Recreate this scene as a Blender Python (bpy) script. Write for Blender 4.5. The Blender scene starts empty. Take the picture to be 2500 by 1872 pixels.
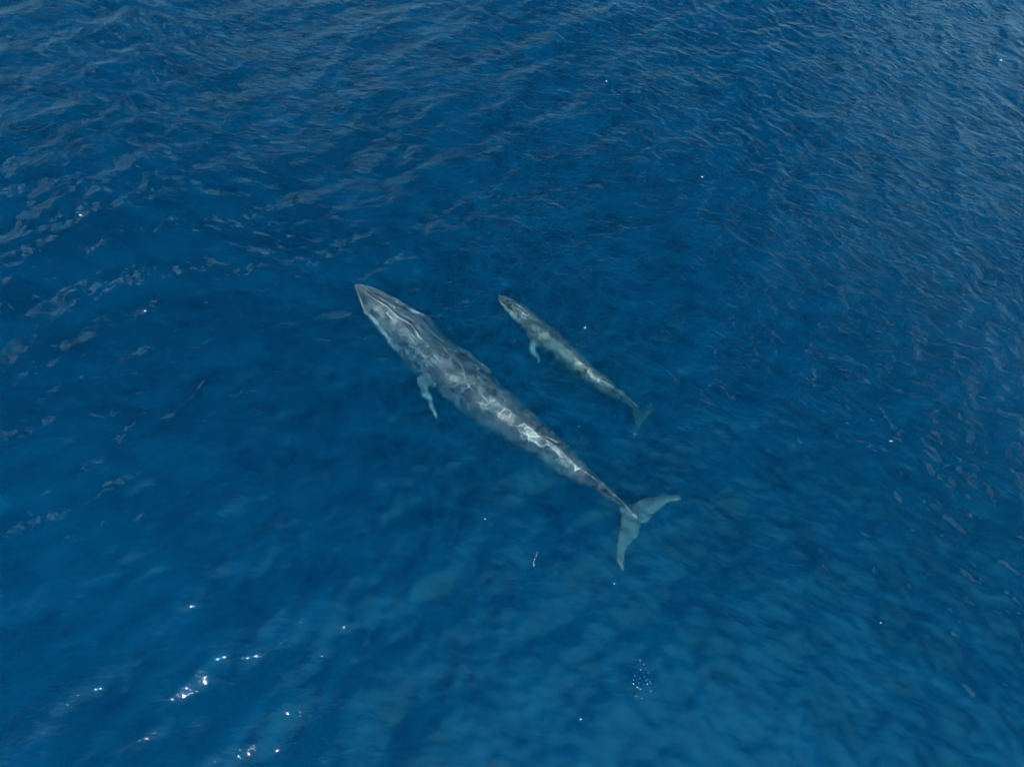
import bpy, bmesh, math, random
import numpy as np
from mathutils import Vector, Matrix

R = math.radians
C = bpy.context.scene.collection
scene = bpy.context.scene
random.seed(7)
rng = np.random.default_rng(11)

# ------------------------------------------------------------------ camera
CAM_H = 23.0
PITCH = 60.0                      # degrees below the horizon
F_PX = 1736.0                     # focal length in pixels of the 2500 px wide frame
cam_d = bpy.data.cameras.new("camera")
cam = bpy.data.objects.new("camera", cam_d)
C.objects.link(cam)
cam.location = (0, 0, CAM_H)
ROLL = 16.0                       # the drone hangs a little to one side
cam_rot = Matrix.Rotation(R(90 - PITCH), 3, 'X') @ Matrix.Rotation(R(ROLL), 3, 'Z')
cam.rotation_euler = cam_rot.to_euler()
cam_d.sensor_width = 36.0
cam_d.lens = 36.0 * F_PX / 2500.0
cam_d.clip_start = 0.5
cam_d.clip_end = 20000
scene.camera = cam


def ray(px, py):
    """world direction through a point of the 2500 x 1872 frame"""
    x = (px - 1250.0) / F_PX
    y = -(py - 936.0) / F_PX
    v = Vector((x, y, -1.0))
    return (cam_rot @ v).normalized()


def at(px, py, z=0.0):
    d = ray(px, py)
    t = (z - CAM_H) / d.z
    return np.array((d.x * t, d.y * t, z))


# ------------------------------------------------------------------ sun and sky
ANTI = ray(1195, 985)            # the shafts in the water run away from here
SUN = -ANTI
sun_elev = math.asin(SUN.z)
sun_az = math.atan2(SUN.x, SUN.y)
sd = bpy.data.lights.new("sun", 'SUN')
sd.energy = 5.0
sd.angle = R(0.53)
sd.cycles.use_multiple_importance_sampling = False
sd.color = (1.0, 0.96, 0.90)
so = bpy.data.objects.new("sun", sd)
C.objects.link(so)
so.rotation_euler = SUN.to_track_quat('Z', 'Y').to_euler()

world = bpy.data.worlds.new("World")
scene.world = world
world.use_nodes = True
wt = world.node_tree
for n in list(wt.nodes):
    wt.nodes.remove(n)


class NB:
    """small node builder"""
    def __init__(self, tree):
        self.t = tree

    def n(self, kind, ins=None, **props):
        nd = self.t.nodes.new(kind)
        for k, v in props.items():
            setattr(nd, k, v)
        for k, v in (ins or {}).items():
            self.set(nd, k, v)
        return nd

    def set(self, nd, k, v):
        s = nd.inputs[k]
        if isinstance(v, bpy.types.NodeSocket):
            self.t.links.new(v, s)
        elif isinstance(v, bpy.types.Node):
            self.t.links.new(v.outputs[0], s)
        else:
            s.default_value = v

    def m(self, op, a, b=0.0, c=None, clamp=False):
        nd = self.n('ShaderNodeMath', operation=op, use_clamp=clamp)
        self.set(nd, 0, a)
        self.set(nd, 1, b)
        if c is not None:
            self.set(nd, 2, c)
        return nd.outputs[0]

    def vm(self, op, a, b=(0, 0, 0), scale=None):
        nd = self.n('ShaderNodeVectorMath', operation=op)
        self.set(nd, 0, a)
        self.set(nd, 1, b)
        if scale is not None:
            self.set(nd, 'Scale', scale)
        return nd.outputs['Value'] if op in ('DOT_PRODUCT', 'LENGTH', 'DISTANCE') else nd.outputs[0]

    def noise(self, vec, scale, detail=2.0, rough=0.5, dist=0.0, out='Fac'):
        nd = self.n('ShaderNodeTexNoise', {'Vector': vec, 'Scale': scale, 'Detail': detail,
                                           'Roughness': rough, 'Distortion': dist})
        return nd.outputs[out]

    def rng(self, v, a, b, c=0.0, d=1.0, smooth=True):
        nd = self.n('ShaderNodeMapRange', {'Value': v, 'From Min': a, 'From Max': b, 'To Min': c, 'To Max': d},
                    interpolation_type='SMOOTHSTEP' if smooth else 'LINEAR')
        return nd.outputs[0]

    def mix(self, f, a, b, kind='MIX'):
        nd = self.n('ShaderNodeMix', data_type='RGBA', blend_type=kind)
        self.set(nd, 0, f)
        self.set(nd, 6, a)
        self.set(nd, 7, b)
        return nd.outputs[2]

    def link(self, a, b):
        self.t.links.new(a, b)


w = NB(wt)
sky = w.n('ShaderNodeTexSky', sky_type='NISHITA', sun_disc=False, sun_elevation=sun_elev,
          sun_rotation=sun_az, air_density=1.0, dust_density=1.2, ozone_density=1.5)
tc = w.n('ShaderNodeTexCoord')
dirv = tc.outputs['Generated']
sep = w.n('ShaderNodeSeparateXYZ', {0: dirv})
zc = w.m('MAXIMUM', sep.outputs[2], 0.06)
plane = w.n('ShaderNodeCombineXYZ', {0: w.m('DIVIDE', sep.outputs[0], zc), 1: w.m('DIVIDE', sep.outputs[1], zc)})
cl_big = w.noise(plane.outputs[0], 0.75, 5.0, 0.55)
low = w.rng(sep.outputs[2], 0.70, 0.25)                     # cumulus all round the horizon, blue overhead
# the cloud bank stands ahead and to the left, with a few wisps on the right
def mirror(px, py):
    d = ray(px, py)
    return (d.x, d.y, -d.z)


bank = w.m('MAXIMUM', w.rng(w.vm('DOT_PRODUCT', dirv, mirror(900, -120)), 0.935, 0.99),
           w.m('MULTIPLY', w.rng(w.vm('DOT_PRODUCT', dirv, mirror(2850, 500)), 0.91, 0.985), 0.7))
bank = w.m('MAXIMUM', bank, w.m('MULTIPLY', w.rng(w.vm('DOT_PRODUCT', dirv, mirror(-600, -500)), 0.94, 0.99), 0.35))
cov = w.m('ADD', cl_big, w.m('ADD', w.m('MULTIPLY', low, 0.015), w.m('MULTIPLY', bank, 0.15)))
rim = w.m('MULTIPLY', w.rng(sep.outputs[2], 0.29, 0.12), 0.5)      # the bright haze low over the horizon
cloud = w.m('MAXIMUM', w.m('MULTIPLY', w.rng(cov, 0.63, 0.66), w.rng(sep.outputs[2], 0.84, 0.66)), rim)
sunc = w.vm('DOT_PRODUCT', dirv, tuple(SUN))
glow = w.m('POWER', w.m('MAXIMUM', sunc, 0.0), 26.0)        # thin bright veil round the sun
skyc = w.vm('MULTIPLY', sky.outputs[0], (0.020, 0.060, 0.082))
cloudc = w.mix(w.noise(plane.outputs[0], 2.0, 3.0), (0.22, 0.72, 0.86, 1), (1.5, 2.3, 2.35, 1))
c1 = w.mix(cloud, skyc, cloudc)
c2 = w.mix(w.m('MULTIPLY', glow, 0.25), c1, (1.7, 2.6, 3.0, 1))
# a thin lit veil of cloud high overhead
veil = w.m('POWER', w.rng(w.vm('DOT_PRODUCT', dirv, mirror(1750, 2500)), 0.72, 1.0, smooth=False), 2.3)
c2 = w.mix(w.m('MULTIPLY', veil, 0.46), c2, (0.5, 3.5, 4.0, 1))
bg = w.n('ShaderNodeBackground', {'Color': c2, 'Strength': 1.0})
wo = w.n('ShaderNodeOutputWorld', {'Surface': bg})

# ------------------------------------------------------------------ exposure and renderer
scene.render.engine = 'CYCLES'
scene.view_settings.view_transform = 'Standard'
scene.view_settings.look = 'None'
scene.view_settings.gamma = 1.0
scene.view_settings.exposure = 0.30
scene.view_settings.use_curve_mapping = False
cy = scene.cycles
cy.max_bounces = 10
cy.diffuse_bounces = 2
cy.glossy_bounces = 3
cy.transmission_bounces = 6
cy.transparent_max_bounces = 12
cy.volume_bounces = 1
cy.caustics_refractive = True
cy.caustics_reflective = False
cy.sample_clamp_indirect = 3.0
cy.use_denoising = True
cy.denoising_input_passes = 'RGB'
cy.use_adaptive_sampling = False


# ------------------------------------------------------------------ helpers
def tag(o, label=None, cat=None, group=None, kind=None):
    if label:
        o["label"] = label
    if cat:
        o["category"] = cat
    if group:
        o["group"] = group
    if kind:
        o["kind"] = kind
    return o


def new_mat(name):
    m = bpy.data.materials.new(name)
    m.use_nodes = True
    for n in list(m.node_tree.nodes):
        m.node_tree.nodes.remove(n)
    return m, NB(m.node_tree)


def np_mesh(name, verts, quads):
    me = bpy.data.meshes.new(name)
    verts = np.asarray(verts, dtype=np.float32)
    quads = np.asarray(quads, dtype=np.int32)
    me.vertices.add(len(verts))
    me.vertices.foreach_set("co", verts.ravel())
    me.loops.add(quads.size)
    me.loops.foreach_set("vertex_index", quads.ravel())
    me.polygons.add(len(quads))
    me.polygons.foreach_set("loop_start", np.arange(len(quads), dtype=np.int32) * 4)
    me.polygons.foreach_set("use_smooth", np.ones(len(quads), dtype=bool))
    me.update(calc_edges=True)
    me.validate()
    return me


# ------------------------------------------------------------------ the sea
# one closed body of water: a wave field on top, straight sides, a bottom far below
NF, LF = 1024, 102.4
kx = np.fft.fftfreq(NF, LF / NF) * 2 * np.pi
KX, KY = np.meshgrid(kx, kx, indexing='ij')
K = np.hypot(KX, KY)
K[0, 0] = 1e9
TH = np.arctan2(KY, KX)


def wave_field(theta, lam_peak, lam_min, spread, amp, seed):
    g = np.random.default_rng(seed)
    kp = 2 * np.pi / lam_peak
    S = np.exp(-0.5 * (np.log(K / kp) / 0.55) ** 2) * (kp / K) ** 1.0
    D = np.clip(np.cos(TH - theta), 0, 1) ** spread + 0.02
    S = S * D * np.exp(-(K * lam_min / (2 * np.pi)) ** 4)
    h = (g.standard_normal((NF, NF)) + 1j * g.standard_normal((NF, NF))) * np.sqrt(S)
    z = np.fft.ifft2(h).real
    return z / z.std() * amp


# swell, wind sea and ripples (heights as standard deviations in metres)
H = (wave_field(R(150), 4.5, 1.4, 6, 0.032, 1)
     + wave_field(R(145), 1.9, 0.5, 4, 0.014, 2)
     + wave_field(R(62), 1.0, 0.38, 4, 0.009, 3)
     + wave_field(R(100), 0.7, 0.3, 1, 0.0048, 4))


def height(x, y):
    u = (x / LF * NF) % NF
    v = (y / LF * NF) % NF
    i0 = np.floor(u).astype(int) % NF
    j0 = np.floor(v).astype(int) % NF
    i1, j1 = (i0 + 1) % NF, (j0 + 1) % NF
    fu, fv = u - np.floor(u), v - np.floor(v)
    return ((H[i0, j0] * (1 - fu) + H[i1, j0] * fu) * (1 - fv) + (H[i0, j1] * (1 - fu) + H[i1, j1] * fu) * fv)


def axis(lo, hi, step, far):
    a = list(np.arange(lo, hi + step / 2, step))
    up, d = [], step
    x = a[-1]
    while x < far:
        d *= 1.25
        x += d
        up.append(x)
    dn, d = [], step
    x = a[0]
    while x > -far:
        d *= 1.25
        x -= d
        dn.append(x)
    return np.array(dn[::-1] + a + up)


SX0, SX1, SY0, SY1 = -34.0, 34.0, -8.0, 56.0
ax = axis(SX0, SX1, 0.1, 4000)
ay = axis(SY0, SY1, 0.1, 4000)
GX, GY = np.meshgrid(ax, ay, indexing='ij')
dout = np.maximum(np.maximum(SX0 - GX, GX - SX1), np.maximum(SY0 - GY, GY - SY1))
fade = np.clip(1.0 - dout / 3.0, 0, 1)
GZ = height(GX, GY) * fade
nx, ny = GX.shape
top = np.stack([GX, GY, GZ], -1).reshape(-1, 3)
idx = np.arange(nx * ny).reshape(nx, ny)
q = np.stack([idx[:-1, :-1], idx[1:, :-1], idx[1:, 1:], idx[:-1, 1:]], -1).reshape(-1, 4)
ring = np.concatenate([idx[:, 0], idx[-1, 1:], idx[-2::-1, -1], idx[0, -2:0:-1]])
DEPTH = 60.0
low_v = top[ring].copy()
low_v[:, 2] = -DEPTH
base = len(top)
nr = len(ring)
a_ = ring
b_ = np.roll(ring, -1)
la = base + np.arange(nr)
lb = np.roll(la, -1)
sides = np.stack([la, lb, b_, a_], -1)
corners = np.array([[ax[0], ay[0], -DEPTH], [ax[-1], ay[0], -DEPTH], [ax[-1], ay[-1], -DEPTH], [ax[0], ay[-1], -DEPTH]])
# bottom: one quad on the four corner vertices of the lower ring
ci = [base + 0, base + nx - 1, base + nx - 1 + ny - 1, base + nx - 1 + ny - 1 + nx - 1]
bottom = np.array([[ci[3], ci[2], ci[1], ci[0]]])
me = np_mesh("water", np.concatenate([top, low_v]), np.concatenate([q, sides, bottom]))
water = bpy.data.objects.new("water", me)
C.objects.link(water)
water.cycles.is_caustics_caster = False
tag(water, kind="structure", label="deep blue sea with small wind ripples and sunlit shafts")

mw, b = new_mat("sea_water")
geo = b.n('ShaderNodeNewGeometry')
pos = geo.outputs['Position']
flat = b.vm('MULTIPLY', pos, (1, 1, 0))
# ripples too small for the mesh
rot = b.n('ShaderNodeMapping', {'Vector': flat, 'Rotation': (0, 0, R(-62)), 'Scale': (0.45, 1.0, 1.0)})
n1 = b.noise(rot.outputs[0], 6.0, 3.0, 0.55, 0.2)
rot2 = b.n('ShaderNodeMapping', {'Vector': flat, 'Rotation': (0, 0, R(28)), 'Scale': (0.45, 1.0, 1.0)})
n2 = b.noise(rot2.outputs[0], 5.5, 3.0, 0.5, 0.4)
# gusts: some patches of the surface are smoother than others; ripples also scaled by world position, lowest by the flukes
sy_ = b.n('ShaderNodeSeparateXYZ', {0: pos})
ripple_ramp = b.rng(b.m('ABSOLUTE', b.m('SUBTRACT', sy_.outputs[1], 8.0)), 3.0, 17.0, 0.50, 1.2)
gust = b.m('MULTIPLY', b.rng(b.noise(flat, 0.09, 2.0, 0.5), 0.35, 0.65, 0.6, 1.15), ripple_ramp)
hgt = b.m('MULTIPLY', b.m('ADD', b.m('MULTIPLY', n1, 0.042), b.m('MULTIPLY', n2, 0.028)), gust)
bump = b.n('ShaderNodeBump', {'Height': hgt, 'Strength': 1.0, 'Distance': 1.0})
nrm = bump.outputs[0]
# caustics drawn into the surface as a transparency mask: fine net and broader patches
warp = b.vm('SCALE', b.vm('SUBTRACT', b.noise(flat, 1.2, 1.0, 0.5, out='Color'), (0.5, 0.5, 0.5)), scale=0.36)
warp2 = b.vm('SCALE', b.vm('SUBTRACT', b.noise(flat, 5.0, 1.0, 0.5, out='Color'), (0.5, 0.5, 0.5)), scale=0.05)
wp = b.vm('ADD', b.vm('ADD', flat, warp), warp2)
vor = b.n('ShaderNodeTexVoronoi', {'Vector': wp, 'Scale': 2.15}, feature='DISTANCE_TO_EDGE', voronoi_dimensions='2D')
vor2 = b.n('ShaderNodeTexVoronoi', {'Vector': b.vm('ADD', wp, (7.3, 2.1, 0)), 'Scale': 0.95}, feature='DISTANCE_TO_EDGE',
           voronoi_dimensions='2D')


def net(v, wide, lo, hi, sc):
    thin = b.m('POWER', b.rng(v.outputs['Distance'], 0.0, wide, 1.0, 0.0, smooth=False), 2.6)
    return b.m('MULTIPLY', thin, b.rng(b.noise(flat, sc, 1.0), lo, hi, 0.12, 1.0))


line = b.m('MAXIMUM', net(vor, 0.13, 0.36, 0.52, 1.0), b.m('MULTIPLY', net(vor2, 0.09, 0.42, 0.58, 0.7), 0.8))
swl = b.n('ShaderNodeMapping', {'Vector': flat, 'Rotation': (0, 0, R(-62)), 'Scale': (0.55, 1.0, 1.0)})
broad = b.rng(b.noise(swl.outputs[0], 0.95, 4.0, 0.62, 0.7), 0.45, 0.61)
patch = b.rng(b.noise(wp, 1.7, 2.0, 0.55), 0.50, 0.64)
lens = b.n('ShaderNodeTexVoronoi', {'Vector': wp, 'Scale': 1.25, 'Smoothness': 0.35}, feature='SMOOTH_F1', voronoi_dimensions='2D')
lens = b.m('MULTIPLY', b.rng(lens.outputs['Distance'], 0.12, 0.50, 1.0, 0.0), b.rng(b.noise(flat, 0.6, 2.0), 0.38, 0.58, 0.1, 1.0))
lens = b.m('MULTIPLY', lens, b.rng(sy_.outputs[1], 2.0, 11.0, 1.0, 0.14))  # light mottles drawn into the mask, strongest in the near water
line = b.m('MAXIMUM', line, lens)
caustic_mask = b.m('MAXIMUM', line, b.m('ADD', b.m('MULTIPLY', broad, b.rng(sy_.outputs[1], 2.0, 11.0, 0.56, 0.30)), b.m('MULTIPLY', patch, 0.20)))
clear = b.rng(sy_.outputs[1], -1.0, 10.0, 0.14, 0.05)        # near water brightened by position: the mask passes more sun there
straight = b.m('ADD', clear, b.m('MULTIPLY', caustic_mask, b.m('SUBTRACT', 1.0, clear)))
soft_n = b.n('ShaderNodeBump', {'Height': hgt, 'Strength': 0.22, 'Distance': 1.0}).outputs[0]
refr = b.n('ShaderNodeBsdfRefraction', {'Color': (1, 1, 1, 1), 'Roughness': 0.0, 'IOR': 1.33, 'Normal': soft_n})
tran = b.n('ShaderNodeBsdfTransparent', {'Color': (1, 1, 1, 1)})
dbg_line = line
body_in = straight
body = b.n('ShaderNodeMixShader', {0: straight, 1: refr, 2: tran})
glos = b.n('ShaderNodeBsdfGlossy', {'Color': (1, 1, 1, 1), 'Roughness': 0.025, 'Normal': nrm})
fres = b.n('ShaderNodeFresnel', {'IOR': 1.33, 'Normal': nrm})
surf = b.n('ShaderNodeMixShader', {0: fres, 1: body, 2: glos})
scat = b.n('ShaderNodeVolumeScatter', {'Color': (0.0, 0.44, 1.0, 1), 'Density': 0.265, 'Anisotropy': 0.0})
absb = b.n('ShaderNodeVolumeAbsorption', {'Color': (0.0, 0.66, 0.83, 1), 'Density': 0.92})
vadd = b.n('ShaderNodeAddShader', {0: scat, 1: absb})
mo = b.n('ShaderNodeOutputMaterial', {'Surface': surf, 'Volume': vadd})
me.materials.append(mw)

# the dark deep, far under everything
md, b = new_mat("deep_water")
df = b.n('ShaderNodeBsdfDiffuse', {'Color': (0.0, 0.01, 0.03, 1)})
b.n('ShaderNodeOutputMaterial', {'Surface': df})
sb = np_mesh("seabed", [(-4200, -4200, -50), (4200, -4200, -50), (4200, 4200, -50), (-4200, 4200, -50)], [[0, 1, 2, 3]])
seabed = bpy.data.objects.new("seabed", sb)
C.objects.link(seabed)
sb.materials.append(md)
tag(seabed, kind="structure")


# ------------------------------------------------------------------ the whales
def pts(l, ox, oy, s):
    return [(ox + x / s, oy + y / s) for x, y in l]


def inside(poly, x, y):
    c = np.zeros(x.shape, bool)
    n = len(poly)
    for i in range(n):
        x0, y0 = poly[i]
        x1, y1 = poly[(i + 1) % n]
        if y0 == y1:
            continue
        hit = ((y0 > y) != (y1 > y)) & (x < (x1 - x0) * (y - y0) / (y1 - y0) + x0)
        c ^= hit
    return c


def edge_dist(poly, x, y):
    d = np.full(x.shape, 1e9)
    n = len(poly)
    for i in range(n):
        a = poly[i]
        e = poly[(i + 1) % n] - a
        L2 = (e ** 2).sum() + 1e-12
        t = np.clip(((x - a[0]) * e[0] + (y - a[1]) * e[1]) / L2, 0, 1)
        d = np.minimum(d, np.hypot(x - a[0] - t * e[0], y - a[1] - t * e[1]))
    return d


def smooth_closed(poly, n):
    """the closed outline resampled densely and rounded a little"""
    P = np.array(poly)
    seg = np.hypot(*(np.roll(P, -1, 0) - P).T)
    s = np.concatenate([[0], np.cumsum(seg)])
    Q = np.concatenate([P, P[:1]])
    u = np.linspace(0, s[-1], n, endpoint=False)
    X = np.stack([np.interp(u, s, Q[:, 0]), np.interp(u, s, Q[:, 1])], -1)
    for _ in range(2):
        X = X * 0.5 + (np.roll(X, 1, 0) + np.roll(X, -1, 0)) * 0.25
    return X


def fin_mesh(outline, zfun, step, tmin, tmax, grow):
    """a fin from its plan outline: a real plate with a rounded, swelling section"""
    P = smooth_closed(outline, 160)
    xs = np.arange(P[:, 0].min() - step, P[:, 0].max() + step, step)
    ys = np.arange(P[:, 1].min() - step, P[:, 1].max() + step, step)
    X, Y = np.meshgrid(xs, ys, indexing='ij')
    cx, cyy = X[:-1, :-1] + step / 2, Y[:-1, :-1] + step / 2
    cell = inside(P, cx, cyy)
    T = tmin + (tmax - tmin) * np.clip(edge_dist(P, X, Y) / grow, 0, 1) ** 0.6
    Z = zfun(X, Y)
    n0 = X.size
    ids = np.arange(n0).reshape(X.shape)
    V = np.concatenate([np.stack([X, Y, Z + T / 2], -1).reshape(-1, 3), np.stack([X, Y, Z - T / 2], -1).reshape(-1, 3)])
    F = []
    I, J = np.nonzero(cell)
    for i, j in zip(I, J):
        a, bb, c, d = ids[i, j], ids[i + 1, j], ids[i + 1, j + 1], ids[i, j + 1]
        F.append((a, bb, c, d))
        F.append((d + n0, c + n0, bb + n0, a + n0))
        if not cell[i, j - 1]:
            F.append((a + n0, bb + n0, bb, a))
        if not cell[i, j + 1] if j + 1 < cell.shape[1] else True:
            F.append((c + n0, d + n0, d, c))
        if not cell[i - 1, j]:
            F.append((d + n0, a + n0, a, d))
        if not cell[i + 1, j] if i + 1 < cell.shape[0] else True:
            F.append((bb + n0, c + n0, c, bb))
    F = np.array(F)
    used, inv = np.unique(F, return_inverse=True)
    return V[used], inv.reshape(F.shape)


class Whale:
    def __init__(self, tip, tail, left, right, zc, hfac, zp, ztop, slim=1.0):
        self.ztop = ztop
        # ztop: how far the back lies under the surface
        """tip, tail: pixel ends of the body axis; left, right: pixel outlines; zc, hfac: centre depth and
        height/width by station"""
        A, B = at(*tip, zc[1][0])[:2], at(*tail, zc[1][-1])[:2]
        self.A = A
        self.L = np.hypot(*(B - A))
        self.t = (B - A) / self.L
        self.nv = np.array((-self.t[1], self.t[0]))
        self.zc, self.hf = zc, hfac

        def st(l):
            P = np.array([at(x, y, zp)[:2] - A for x, y in l])
            s = P @ self.t
            P = np.array([at(x, y, np.interp(si / self.L, *zc))[:2] - A for (x, y), si in zip(l, s)])
            s, v = P @ self.t, P @ self.nv
            o = np.argsort(s)
            return s[o], v[o]
        sl, vl = st([tip] + left + [tail])
        sr, vr = st([tip] + right + [tail])
        self.S = np.linspace(0.0, self.L, 240)
        a_, b_ = np.interp(self.S, sl, vl), np.interp(self.S, sr, vr)
        k = np.ones(7) / 7
        def sm(v):
            return np.convolve(np.pad(v, 3, mode='edge'), k, 'valid')
        self.c = sm((a_ + b_) / 2)
        self.h = np.maximum(np.abs(sm((b_ - a_) / 2)), 0.03) * slim
        self.sgn = 1 if (a_ < b_).mean() > .5 else -1   # +1: 'right' outline is on the +nv side
        self.zc, self.hf = zc, hfac

    def width(self, s):
        return np.interp(s, self.S, self.h)

    def centre(self, s):
        return np.interp(s, self.S, self.c)

    def zmid(self, s):
        return np.interp(s / self.L, *self.ztop) - self.hgt(s)

    def hgt(self, s):
        return self.width(s) * np.interp(s / self.L, *self.hf)

    def body(self, n=150, m=64):
        V, F = [], []
        ss = self.L * (0.5 - 0.5 * np.cos(np.linspace(0.0, 1.0, n) * math.pi)) ** 0.9
        ss = np.clip(ss, 0.004 * self.L, self.L * 0.999)
        for s in ss:
            w_, h_ = self.width(s), self.hgt(s)
            c = self.centre(s)
            u = s / self.L
            for j in range(m):
                a = 2 * math.pi * j / m
                e = 1.04 if u > .12 else 0.98
                x = math.copysign(abs(math.cos(a)) ** e, math.cos(a)) * w_
                z = math.copysign(abs(math.sin(a)) ** e, math.sin(a)) * h_
                p = self.A + self.t * s + self.nv * (c + x)
                V.append((p[0], p[1], self.zmid(s) + z))
        for i in range(n - 1):
            for j in range(m):
                k = (j + 1) % m
                F.append((i * m + j, i * m + k, (i + 1) * m + k, (i + 1) * m + j))
        return V, F, n, m

    def local(self, co):
        d = co[:, :2] - self.A
        s = d @ self.t
        v = d @ self.nv - self.centre(np.clip(s, 0, self.L))
        return s, v * self.sgn          # v > 0 on the 'right' outline side


def build_whale(name, W, fins, voxel, sculpt, mat):
    bm = bmesh.new()
    V, F, n, m = W.body()
    vs = [bm.verts.new(v) for v in V]
    for f in F:
        bm.faces.new([vs[i] for i in f])
    bm.faces.new([vs[i] for i in range(m)][::-1])
    bm.faces.new([vs[(n - 1) * m + i] for i in range(m)])
    for V2, F2 in fins:
        v2 = [bm.verts.new(v) for v in V2]
        for f in F2:
            try:
                bm.faces.new([v2[i] for i in f])
            except ValueError:
                pass
    bmesh.ops.recalc_face_normals(bm, faces=bm.faces)
    me = bpy.data.meshes.new(name)
    bm.to_mesh(me)
    bm.free()
    o = bpy.data.objects.new(name, me)
    C.objects.link(o)
    md_ = o.modifiers.new("r", 'REMESH')
    md_.mode = 'VOXEL'
    md_.voxel_size = voxel
    md_.use_smooth_shade = True
    sm = o.modifiers.new("s", 'SMOOTH')
    sm.iterations = 4
    sm.factor = 0.5
    dg = bpy.context.evaluated_depsgraph_get()
    me2 = bpy.data.meshes.new_from_object(o.evaluated_get(dg))
    o.modifiers.clear()
    o.data = me2
    me2.name = name
    bpy.data.meshes.remove(me)
    N = len(me2.vertices)
    co = np.empty(N * 3, np.float32)
    me2.vertices.foreach_get("co", co)
    co = co.reshape(-1, 3).astype(np.float64)
    no = np.empty(N * 3, np.float32)
    me2.vertices.foreach_get("normal", no)
    no = no.reshape(-1, 3)
    s, v = W.local(co)
    dz, col = sculpt(W, s, v, co, no)
    co[:, 2] += dz
    # the body's own coordinates and markings as attributes
    base = np.array((W.A[0], W.A[1], 0.0))
    ctr = W.A + W.t * W.L * .5
    org = np.array((ctr[0], ctr[1], W.zmid(W.L * .5)))
    me2.vertices.foreach_set("co", (co - org).astype(np.float32).ravel())
    at_ = me2.attributes.new("body_uv", 'FLOAT_VECTOR', 'POINT')
    at_.data.foreach_set("vector", np.stack([s, v, co[:, 2]], -1).astype(np.float32).ravel())
    a2 = me2.attributes.new("marking", 'FLOAT', 'POINT')
    a2.data.foreach_set("value", col.astype(np.float32))
    me2.polygons.foreach_set("use_smooth", np.ones(len(me2.polygons), bool))
    me2.update()
    me2.materials.clear()
    me2.materials.append(mat)
    o.location = org
    return o


def gs(x, c, w_):
    return np.exp(-((x - c) / w_) ** 2)


# skin
def skin(name, base, pale, dark, length):
    m_, b = new_mat(name)
    at1 = b.n('ShaderNodeAttribute', attribute_name="body_uv")
    at2 = b.n('ShaderNodeAttribute', attribute_name="marking")
    P = at1.outputs['Vector']
    long_ = b.vm('MULTIPLY', P, (0.45, 1.6, 1.0))
    mot = b.noise(P, 2.2 / length * 13, 5.0, 0.6, 0.3)
    fine = b.noise(P, 14, 4.0, 0.65)
    swirl = b.noise(long_, 3.0, 3.0, 0.5, 1.2)
    c = b.mix(b.rng(mot, 0.36, 0.66), dark, base)
    c = b.mix(b.m('MULTIPLY', b.rng(swirl, 0.55, 0.75), 0.22), c, pale)
    # small round healed scars, thickest towards the tail
    vor = b.n('ShaderNodeTexVoronoi', {'Vector': P, 'Scale': 7.0, 'Randomness': 1.0}, feature='F1')
    sx = b.n('ShaderNodeSeparateXYZ', {0: P})
    tailw = b.rng(sx.outputs[0], length * 0.50, length * 0.78, 0.15, 1.0)
    spot = b.m('MULTIPLY', b.rng(vor.outputs['Distance'], 0.10, 0.26, 1.0, 0.0), b.rng(b.noise(P, 2.7, 1.0), 0.48, 0.58))
    c = b.mix(b.m('MULTIPLY', b.m('MULTIPLY', spot, tailw), 0.55), c, pale)
    c = b.mix(b.m('MULTIPLY', b.rng(fine, 0.4, 0.65), 0.35), c, dark)
    mk = at2.outputs['Fac']
    c = b.mix(b.m('MAXIMUM', mk, 0.0, clamp=True), c, pale)
    c = b.mix(b.m('MAXIMUM', b.m('MULTIPLY', mk, -1.0), 0.0, clamp=True), c, dark)
    bp = b.n('ShaderNodeBump', {'Height': b.m('ADD', fine, b.m('MULTIPLY', mot, 0.6)), 'Strength': 0.35, 'Distance': 0.03})
    pr = b.n('ShaderNodeBsdfPrincipled', {'Base Color': c, 'Roughness': 0.27, 'IOR': 1.8, 'Normal': bp.outputs[0]})
    b.n('ShaderNodeOutputMaterial', {'Surface': pr})
    return m_


# ---- mother
c1l = [(150, 200), (190, 270), (235, 400), (250, 480), (310, 560), (400, 640), (450, 720), (510, 800), (560, 870),
       (600, 950), (660, 1010), (720, 1090), (800, 1160), (860, 1230), (950, 1300), (1040, 1400), (1130, 1490)]
c1r = [(250, 135), (370, 170), (480, 210), (600, 270), (700, 320), (800, 380), (900, 460), (1000, 520), (1100, 555),
       (1180, 640), (1280, 750), (1400, 890), (1500, 960), (1640, 1050), (1780, 1160), (1880, 1230), (1980, 1340),
       (2050, 1450), (2130, 1530)]
c2l = [(440, 800), (540, 860), (620, 900), (700, 980), (800, 1050), (900, 1110), (980, 1190), (1060, 1220), (1160, 1290),
       (1250, 1340), (1340, 1380), (1410, 1440), (1440, 1490), (1540, 1540), (1620, 1590), (1720, 1620)]
c2r = [(1450, 810), (1560, 910), (1640, 1010), (1760, 1080), (1850, 1170), (1950, 1280), (2050, 1370)]
c3l = [(110, 185), (200, 250), (330, 330), (400, 400), (530, 465), (640, 510), (760, 550), (850, 625), (950, 690),
       (1050, 745), (1120, 790), (1170, 840)]
c3r = [(420, 0), (520, 90), (640, 220), (750, 320), (850, 455), (950, 520), (1000, 570), (1070, 650), (1130, 700), (1190, 755)]
mL = pts(c1l, 840, 680, 5.52) + pts(c2l, 980, 820, 5.52) + pts(c3l, 1280, 1080, 4.871)
mR = pts(c1r, 840, 680, 5.52) + pts(c2r, 980, 820, 5.52) + pts(c3r, 1280, 1080, 4.871)
ZM = -0.75
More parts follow.
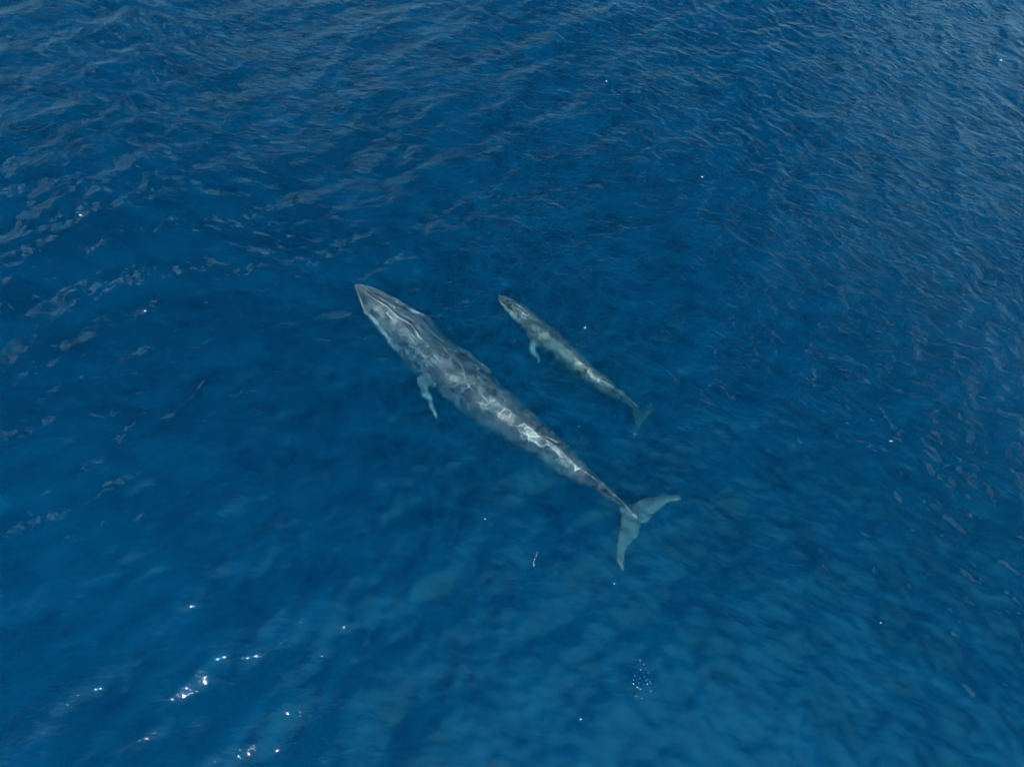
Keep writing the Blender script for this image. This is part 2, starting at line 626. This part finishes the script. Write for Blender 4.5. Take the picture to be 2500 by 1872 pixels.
mother = Whale((866, 704), (1557, 1268), mL, mR,
               ([0, .06, .2, .35, .55, .75, .88, 1.0], [-0.38, -0.50, -0.84, -1.04, -1.00, -0.86, -0.66, -0.48]),
               ([0, .06, .2, .35, .55, .75, .88, .95, 1.0], [.55, .50, .62, .82, .88, 1.0, 1.15, .8, .4]), ZM,
               ([0, .05, .12, .20, .35, .55, .7, .88, 1.0], [-0.10, -0.09, -0.10, -0.13, -0.13, -0.11, -0.17, -0.28, -0.36]))


def fl(l, ox, oy, s, z):
    return [tuple(at(x, y, z)[:2]) for x, y in pts(l, ox, oy, s)]


fluke_px = [(1110, 690), (1190, 745), (1250, 750), (1330, 735), (1400, 690), (1480, 660), (1560, 650), (1680, 640), (1740, 630),
            (1795, 620), (1830, 640), (1870, 678), (1810, 700), (1720, 710), (1610, 785), (1560, 830), (1500, 910),
            (1430, 970), (1385, 955), (1360, 1050), (1340, 1120), (1270, 1190), (1190, 1280), (1185, 1400), (1180, 1550),
            (1165, 1545), (1130, 1470), (1080, 1400), (1080, 1320), (1095, 1200), (1110, 1100), (1130, 980), (1145, 880),
            (1110, 780)]
lf_px = [(330, 480), (225, 560), (210, 610), (235, 700), (260, 780), (290, 850), (340, 910), (390, 1000), (440, 1080), (460, 1150),
         (500, 1130), (480, 1080), (450, 1010), (410, 920), (410, 860), (370, 780), (350, 710), (480, 700)]
rf_px = [(700, 230), (740, 170), (800, 185), (930, 240), (1000, 320), (1100, 390), (1215, 495), (1210, 505), (1100, 412), (1030, 405),
         (960, 340), (900, 320), (840, 330)]
ZF = -0.46
fins = [fin_mesh(fl(fluke_px, 1280, 1080, 4.871, ZF), lambda x, y: np.full(x.shape, ZF), 0.03, 0.045, 0.16, 0.35)]
lfo = fl(lf_px, 980, 820, 5.52, -0.65)
fins.append(fin_mesh(lfo, lambda x, y: np.full(x.shape, -0.65), 0.03, 0.06, 0.16, 0.2))
rfo = fl(rf_px, 980, 820, 5.52, -0.5)
fins.append(fin_mesh(rfo, lambda x, y: np.full(x.shape, -0.5), 0.03, 0.06, 0.14, 0.2))


def dorsal(W, u0, u1, hh, lean):
    """hooked fin standing on the ridge of the back"""
    V, F = [], []
    s0, s1 = u0 * W.L, u1 * W.L
    prof = [(0.0, 0.0), (0.25, 0.28), (0.5, 0.62), (0.75, 0.9), (0.98, 1.0), (1.05, 0.97), (0.92, 0.7), (0.86, 0.4), (0.95, 0.12), (1.05, 0.0),
            (1.0, -0.6), (0.1, -0.6)]
    m = len(prof)
    for side in (-1, 1):
        for a, h in prof:
            s = s0 + (s1 - s0) * a
            th = 0.055 * (1.0 - 0.75 * max(0, h))
            c = W.centre(s) * 1.0 + side * th + lean * max(0, h) * hh
            p = W.A + W.t * s + W.nv * c
            V.append((p[0], p[1], W.zmid(s) + W.hgt(s) - 0.02 + h * hh))
    tris = []
    for j in range(m):
        k = (j + 1) % m
        F.append((j, k, k + m, j + m))
    F.append(tuple(range(m))[::-1])
    F.append(tuple(range(m, 2 * m)))
    return V, F


fins.append(dorsal(mother, 0.665, 0.725, 0.26, 0.25))


def sculpt_mother(W, s, v, co, no):
    u = s / W.L
    wd = W.width(np.clip(s, 0, W.L))
    r = v / np.maximum(wd, .05)
    upf = np.clip(no[:, 2], 0, 1)
    dz = np.zeros(len(s))
    col = np.zeros(len(s))
    head = 1 / (1 + np.exp((u - 0.235) * 90)) * np.clip(u / 0.03, 0, 1)
    taper = np.clip(u / 0.20, 0.1, 1)
    # three ridges along the rostrum, the raised rim of the upper jaw, the groove inside it
    wob = .5 + .5 * np.sin(s * 6.3 + v * 4.0) * np.sin(s * 2.9 - v * 7.0)
    wav = .02 * np.sin(s * 5.0)
    rid = gs(r, wav, .08) * .13 + (gs(r, .40 - .14 * taper + wav, .06) * (.3 + .7 * wob) + gs(r, -.34 + .1 * taper, .09) * (1.1 - .7 * wob)) * .10
    col += (gs(r, -.25, .16) * gs(u, .13, .07) * .55 + gs(r, .30, .05) * gs(u, .15, .04) * .35) * wob * upf
    col -= (gs(r, .12, .06) * gs(u, .16, .05) + gs(r, .60, .10) * gs(u, .12, .06)) * .5
    rim = (gs(r, .86, .055) + gs(r, -.86, .055)) * .09
    gro = (gs(r, .70, .07) + gs(r, -.70, .07)) * .09
    dz += (rid * taper ** .4 + rim - gro) * head * upf
    col += (gs(r, .93, .05) + gs(r, -.93, .05)) * head * .8
    # blowholes behind the ridges: a raised guard with two slits
    us = (s - 0.215 * W.L)
    dz += gs(us, 0, .42) * gs(v, 0, .34) * .10
    for e in (-1, 1):
        slit = gs(v, e * (.07 + .10 * (us + .2)), .03) * gs(us, 0, .26)
        dz -= slit * .07 * upf
        col -= slit * .8
    # folds of the neck
    f1 = gs(v, .47 + .07 * (s - .26 * W.L), .045) * gs(u, .285, .045)
    f2 = gs(v, -.30 - .05 * (s - .24 * W.L), .035) * gs(u, .26, .03)
    dz -= (f1 * .07 + f2 * .04) * upf
    col -= f1 * .7
    # backbone ridge and the lumps of muscle beside it
    dz += gs(v, 0, .13) * .05 * np.clip((u - .3) * 6, 0, 1) * np.clip((1.0 - u) * 8, 0, 1) * upf
    dz += np.sin(s * 5.1 + np.sin(s * 1.7)) * gs(np.abs(r), .5, .25) * .018 * upf * np.clip((u - .25) * 8, 0, 1)
    # pale flippers, a soft mottle and a pale edge on the flukes
    col += np.clip((np.abs(r) - 1.05) * 6, 0, 1) * (u < .62) * (.26 + .10 * np.sin(s * 9 + v * 13) * np.sin(s * 17 - v * 5))
    fk = np.clip((u - .93) * 30, 0, 1)
    ang = v * 1.9
    col += fk * (0.04 * np.sin(ang * 2.3 + s * 1.7) + 0.04 * np.sin(ang * 6.1 - s * 4.0)) - fk * .55
    dz += fk * (.006 * np.sin(v * 7.0 + s * 2.0) + .004 * np.sin(v * 13.0 - s * 5.0)) * upf
    # keel of the tail stock running onto the flukes
    dz += gs(v, 0, .06) * .10 * np.clip((u - .80) * 9, 0, 1) * np.clip((1.0 - u) * 14, 0, 1) * upf
    return dz, col


msk = skin("grey_whale_skin", (0.125, 0.165, 0.20, 1), (0.70, 0.80, 0.84, 1), (0.030, 0.046, 0.060, 1), 13.0)
wm = build_whale("whale", mother, fins, 0.026, sculpt_mother, msk)
tag(wm, "large grey whale gliding just under the surface with both flukes spread and ridged head", "whale", "mother whale and calf")

# ---- calf
k1l = [(140, 150), (165, 200), (210, 270), (270, 330), (330, 400), (405, 450), (430, 510), (490, 585), (570, 640), (640, 700),
       (720, 780), (820, 850), (900, 920), (1000, 980), (1100, 1050), (1200, 1110), (1300, 1170), (1390, 1185), (1460, 1240),
       (1510, 1290), (1560, 1330)]
k1r = [(200, 120), (270, 150), (350, 200), (430, 230), (500, 300), (590, 350), (650, 410), (730, 460), (790, 530), (860, 590),
       (950, 670), (1020, 750), (1100, 830), (1180, 920), (1260, 955), (1330, 1020), (1420, 1100), (1500, 1190), (1580, 1280),
       (1630, 1320)]
kL, kR = pts(k1l, 1180, 700, 4.245), pts(k1r, 1180, 700, 4.245)
calf = Whale((1215, 729), (1563, 1017), kL, kR,
             ([0, .2, .5, .8, 1.0], [-0.38, -0.55, -0.70, -0.80, -0.98]),
             ([0, .06, .2, .5, .8, .95, 1.0], [.7, .6, .75, .9, 1.1, .8, .5]), -0.7,
             ([0, .1, .2, .5, .7, .85, 1.0], [-0.14, -0.10, -0.12, -0.18, -0.28, -0.50, -0.85]), slim=0.93)
kf_px = [(1460, 1250), (1520, 1300), (1522, 1390), (1545, 1480), (1538, 1560), (1555, 1582), (1578, 1500), (1620, 1440), (1685, 1370),
         (1700, 1360), (1750, 1325), (1738, 1285), (1728, 1232), (1690, 1238), (1650, 1270), (1640, 1305), (1560, 1260)]
kfl_px = [(540, 560), (490, 580), (465, 630), (480, 690), (530, 750), (576, 798), (582, 790), (570, 740), (545, 710), (527, 640), (560, 630)]
kfins = [fin_mesh(fl(kf_px, 1180, 700, 4.245, -1.0), lambda x, y: np.full(x.shape, -1.0), 0.025, 0.04, 0.1, 0.2),
         fin_mesh(fl(kfl_px, 1180, 700, 4.245, -0.6), lambda x, y: np.full(x.shape, -0.6), 0.025, 0.04, 0.1, 0.15),
         dorsal(calf, 0.70, 0.76, 0.12, 0.2)]


def sculpt_calf(W, s, v, co, no):
    u = s / W.L
    wd = W.width(np.clip(s, 0, W.L))
    r = v / np.maximum(wd, .05)
    upf = np.clip(no[:, 2], 0, 1)
    head = 1 / (1 + np.exp((u - 0.2) * 60)) * np.clip(u / 0.04, 0, 1)
    dz = (gs(r, 0, .1) * .04 + (gs(r, .4, .08) + gs(r, -.4, .08)) * .03 - (gs(r, .7, .1) + gs(r, -.7, .1)) * .03) * head * upf
    col = (gs(r, .9, .08) + gs(r, -.9, .08)) * head * .5
    dz += gs(v, 0, .08) * .035 * np.clip((u - .25) * 6, 0, 1) * np.clip((1 - u) * 8, 0, 1) * upf
    us = s - .2 * W.L
    for e in (-1, 1):
        slit = gs(v, e * (.04 + .08 * (us + .1)), .02) * gs(us, 0, .12)
        dz -= slit * .03 * upf
        col -= slit * .7
    dz += np.sin(s * 8.1 + np.sin(s * 2.7)) * gs(np.abs(r), .5, .3) * .012 * upf
    col += np.clip((np.abs(r) - 1.05) * 6, 0, 1) * (u < .6) * .25
    col -= np.clip((u - .88) * 12, 0, .7)
    return dz, col


csk = skin("calf_skin", (0.095, 0.145, 0.158, 1), (0.56, 0.68, 0.68, 1), (0.030, 0.055, 0.060, 1), 6.5)
wc = build_whale("whale", calf, kfins, 0.018, sculpt_calf, csk)
tag(wc, "small dark whale calf swimming beside the larger whale, one flipper showing", "whale", "mother whale and calf")

# ------------------------------------------------------------------ bubbles and foam flecks
mf, b = new_mat("foam")
fo = b.n('ShaderNodeBsdfPrincipled', {'Base Color': (0.55, 0.62, 0.64, 1), 'Roughness': 0.35})
b.n('ShaderNodeOutputMaterial', {'Surface': fo})


def fleck_mesh(name, lumps):
    """a froth of a few uneven domes"""
    bm = bmesh.new()
    for (x, y, r, fl_) in lumps:
        ret = bmesh.ops.create_icosphere(bm, subdivisions=2, radius=r)
        for v in ret['verts']:
            n = 1 + 0.12 * math.sin(v.co.x * 90 + x * 50) * math.cos(v.co.y * 70)
            v.co = Vector((v.co.x * n + x, v.co.y * n + y, v.co.z * fl_ + r * fl_ * 0.3))
    for f in bm.faces:
        f.smooth = True
    me_ = bpy.data.meshes.new(name)
    bm.to_mesh(me_)
    bm.free()
    me_.materials.append(mf)
    return me_


bub = fleck_mesh("bubble", [(0, 0, 0.016, 0.8), (0.017, 0.006, 0.009, 0.8)])
fleck = fleck_mesh("foam_fleck", [(0, 0, 0.026, 0.5), (0.035, 0.012, 0.018, 0.5), (-0.02, 0.028, 0.014, 0.5), (0.01, -0.03, 0.012, 0.5)])


def afloat(name, mesh, px, py, sc=1.0, rz=0.0, stretch=1.0):
    p = at(px, py, 0.0)
    o = bpy.data.objects.new(name, mesh)
    C.objects.link(o)
    o.location = (p[0], p[1], float(height(np.array([p[0]]), np.array([p[1]]))[0]) + 0.004)
    o.scale = (sc * stretch, sc, sc)
    o.rotation_euler = (0, 0, rz)
    return o


cluster = [(1250 + x / 1.7696, 936 + y / 1.7696, q) for x, y, q in
           [(553, 1195, .9), (567, 1213, .7), (557, 1235, 1.0), (575, 1230, .5), (588, 1247, .5), (530, 1262, .6), (552, 1273, .6), (524, 1280, .7),
            (572, 1268, .5), (523, 1297, 1.3), (537, 1312, 1.3), (544, 1317, .8), (553, 1320, 1.0), (582, 1297, 1.2), (592, 1288, .9), (597, 1296, .7),
            (598, 1328, .8), (585, 1277, .6), (532, 1349, .8), (540, 1350, .6), (558, 1359, .7), (567, 1300, .5), (546, 1296, .5), (577, 1283, .6)]]
for x, y, q in cluster:
    o = afloat("bubble", bub, x, y, 0.7 * q, random.uniform(0, 6))
    tag(o, "tiny white bubble in the loose cluster floating below the large whale's flukes", "bubble", "loose cluster of bubbles at the bottom")
chain = [(1280 + x / 4.871, 1080 + y / 4.871, q) for x, y, q in
         [(152, 1308, .8), (145, 1330, .9), (140, 1353, .9), (124, 1383, 1.4), (116, 1404, .6), (113, 1422, 1.1), (110, 1440, 1.2), (121, 1452, 1.1), (114, 1466, 1.1)]]
for x, y, q in chain:
    o = afloat("bubble", bub, x, y, 0.62 * q, random.uniform(0, 6))
    tag(o, "tiny white bubble in the short upright trail left of the large whale's flukes", "bubble", "trail of bubbles left of the flukes")
singles = [(1427, 803, .6, 2.0, 1.3, "narrow white foam fleck to the right of the calf's middle"),
           (1500, 1424, 0.5, 1.0, 0, "single white foam fleck just below the lower fluke tip"),
           (1549, 1060, 0.35, 1.0, 0, "tiny white foam fleck over the calf's tail fluke"),
           (1414, 1039, 0.3, 1.0, 0, "tiny white foam fleck between the two whales' tails"),
           (1714, 432, 0.9, 1.2, 0.5, "white foam fleck on the open water well above the calf"),
           (1480, 200, 0.9, 1.2, 0.4, "white foam fleck near the top edge right of the middle"),
           (2174, 1077, 0.5, 4.0, 0.3, "thin short white foam streak on the calm water far right of the flukes"),
           (2152, 1519, .6, 1.0, 0, "bright white foam fleck in the lower right water"),
           (2442, 150, 1.3, 1.6, 0.9, "white foam fleck in the top right corner"),
           (197, 527, 0.9, 1.6, 0, "small pale foam fleck near the left edge"),
           (354, 760, 0.9, 1.0, 0, "lone pale foam fleck left of the large whale's snout"),
           (1184, 1267, 0.5, 1.0, 0, "tiny foam fleck left of the large whale's lower tail"),
           (1417, 1755, 0.6, 1.0, 0, "tiny foam fleck below and left of the bubble cluster")]
for x, y, q, st_, rz, lab in singles:
    o = afloat("foam_fleck", fleck, x, y, q, rz, st_)
    tag(o, lab, "foam")
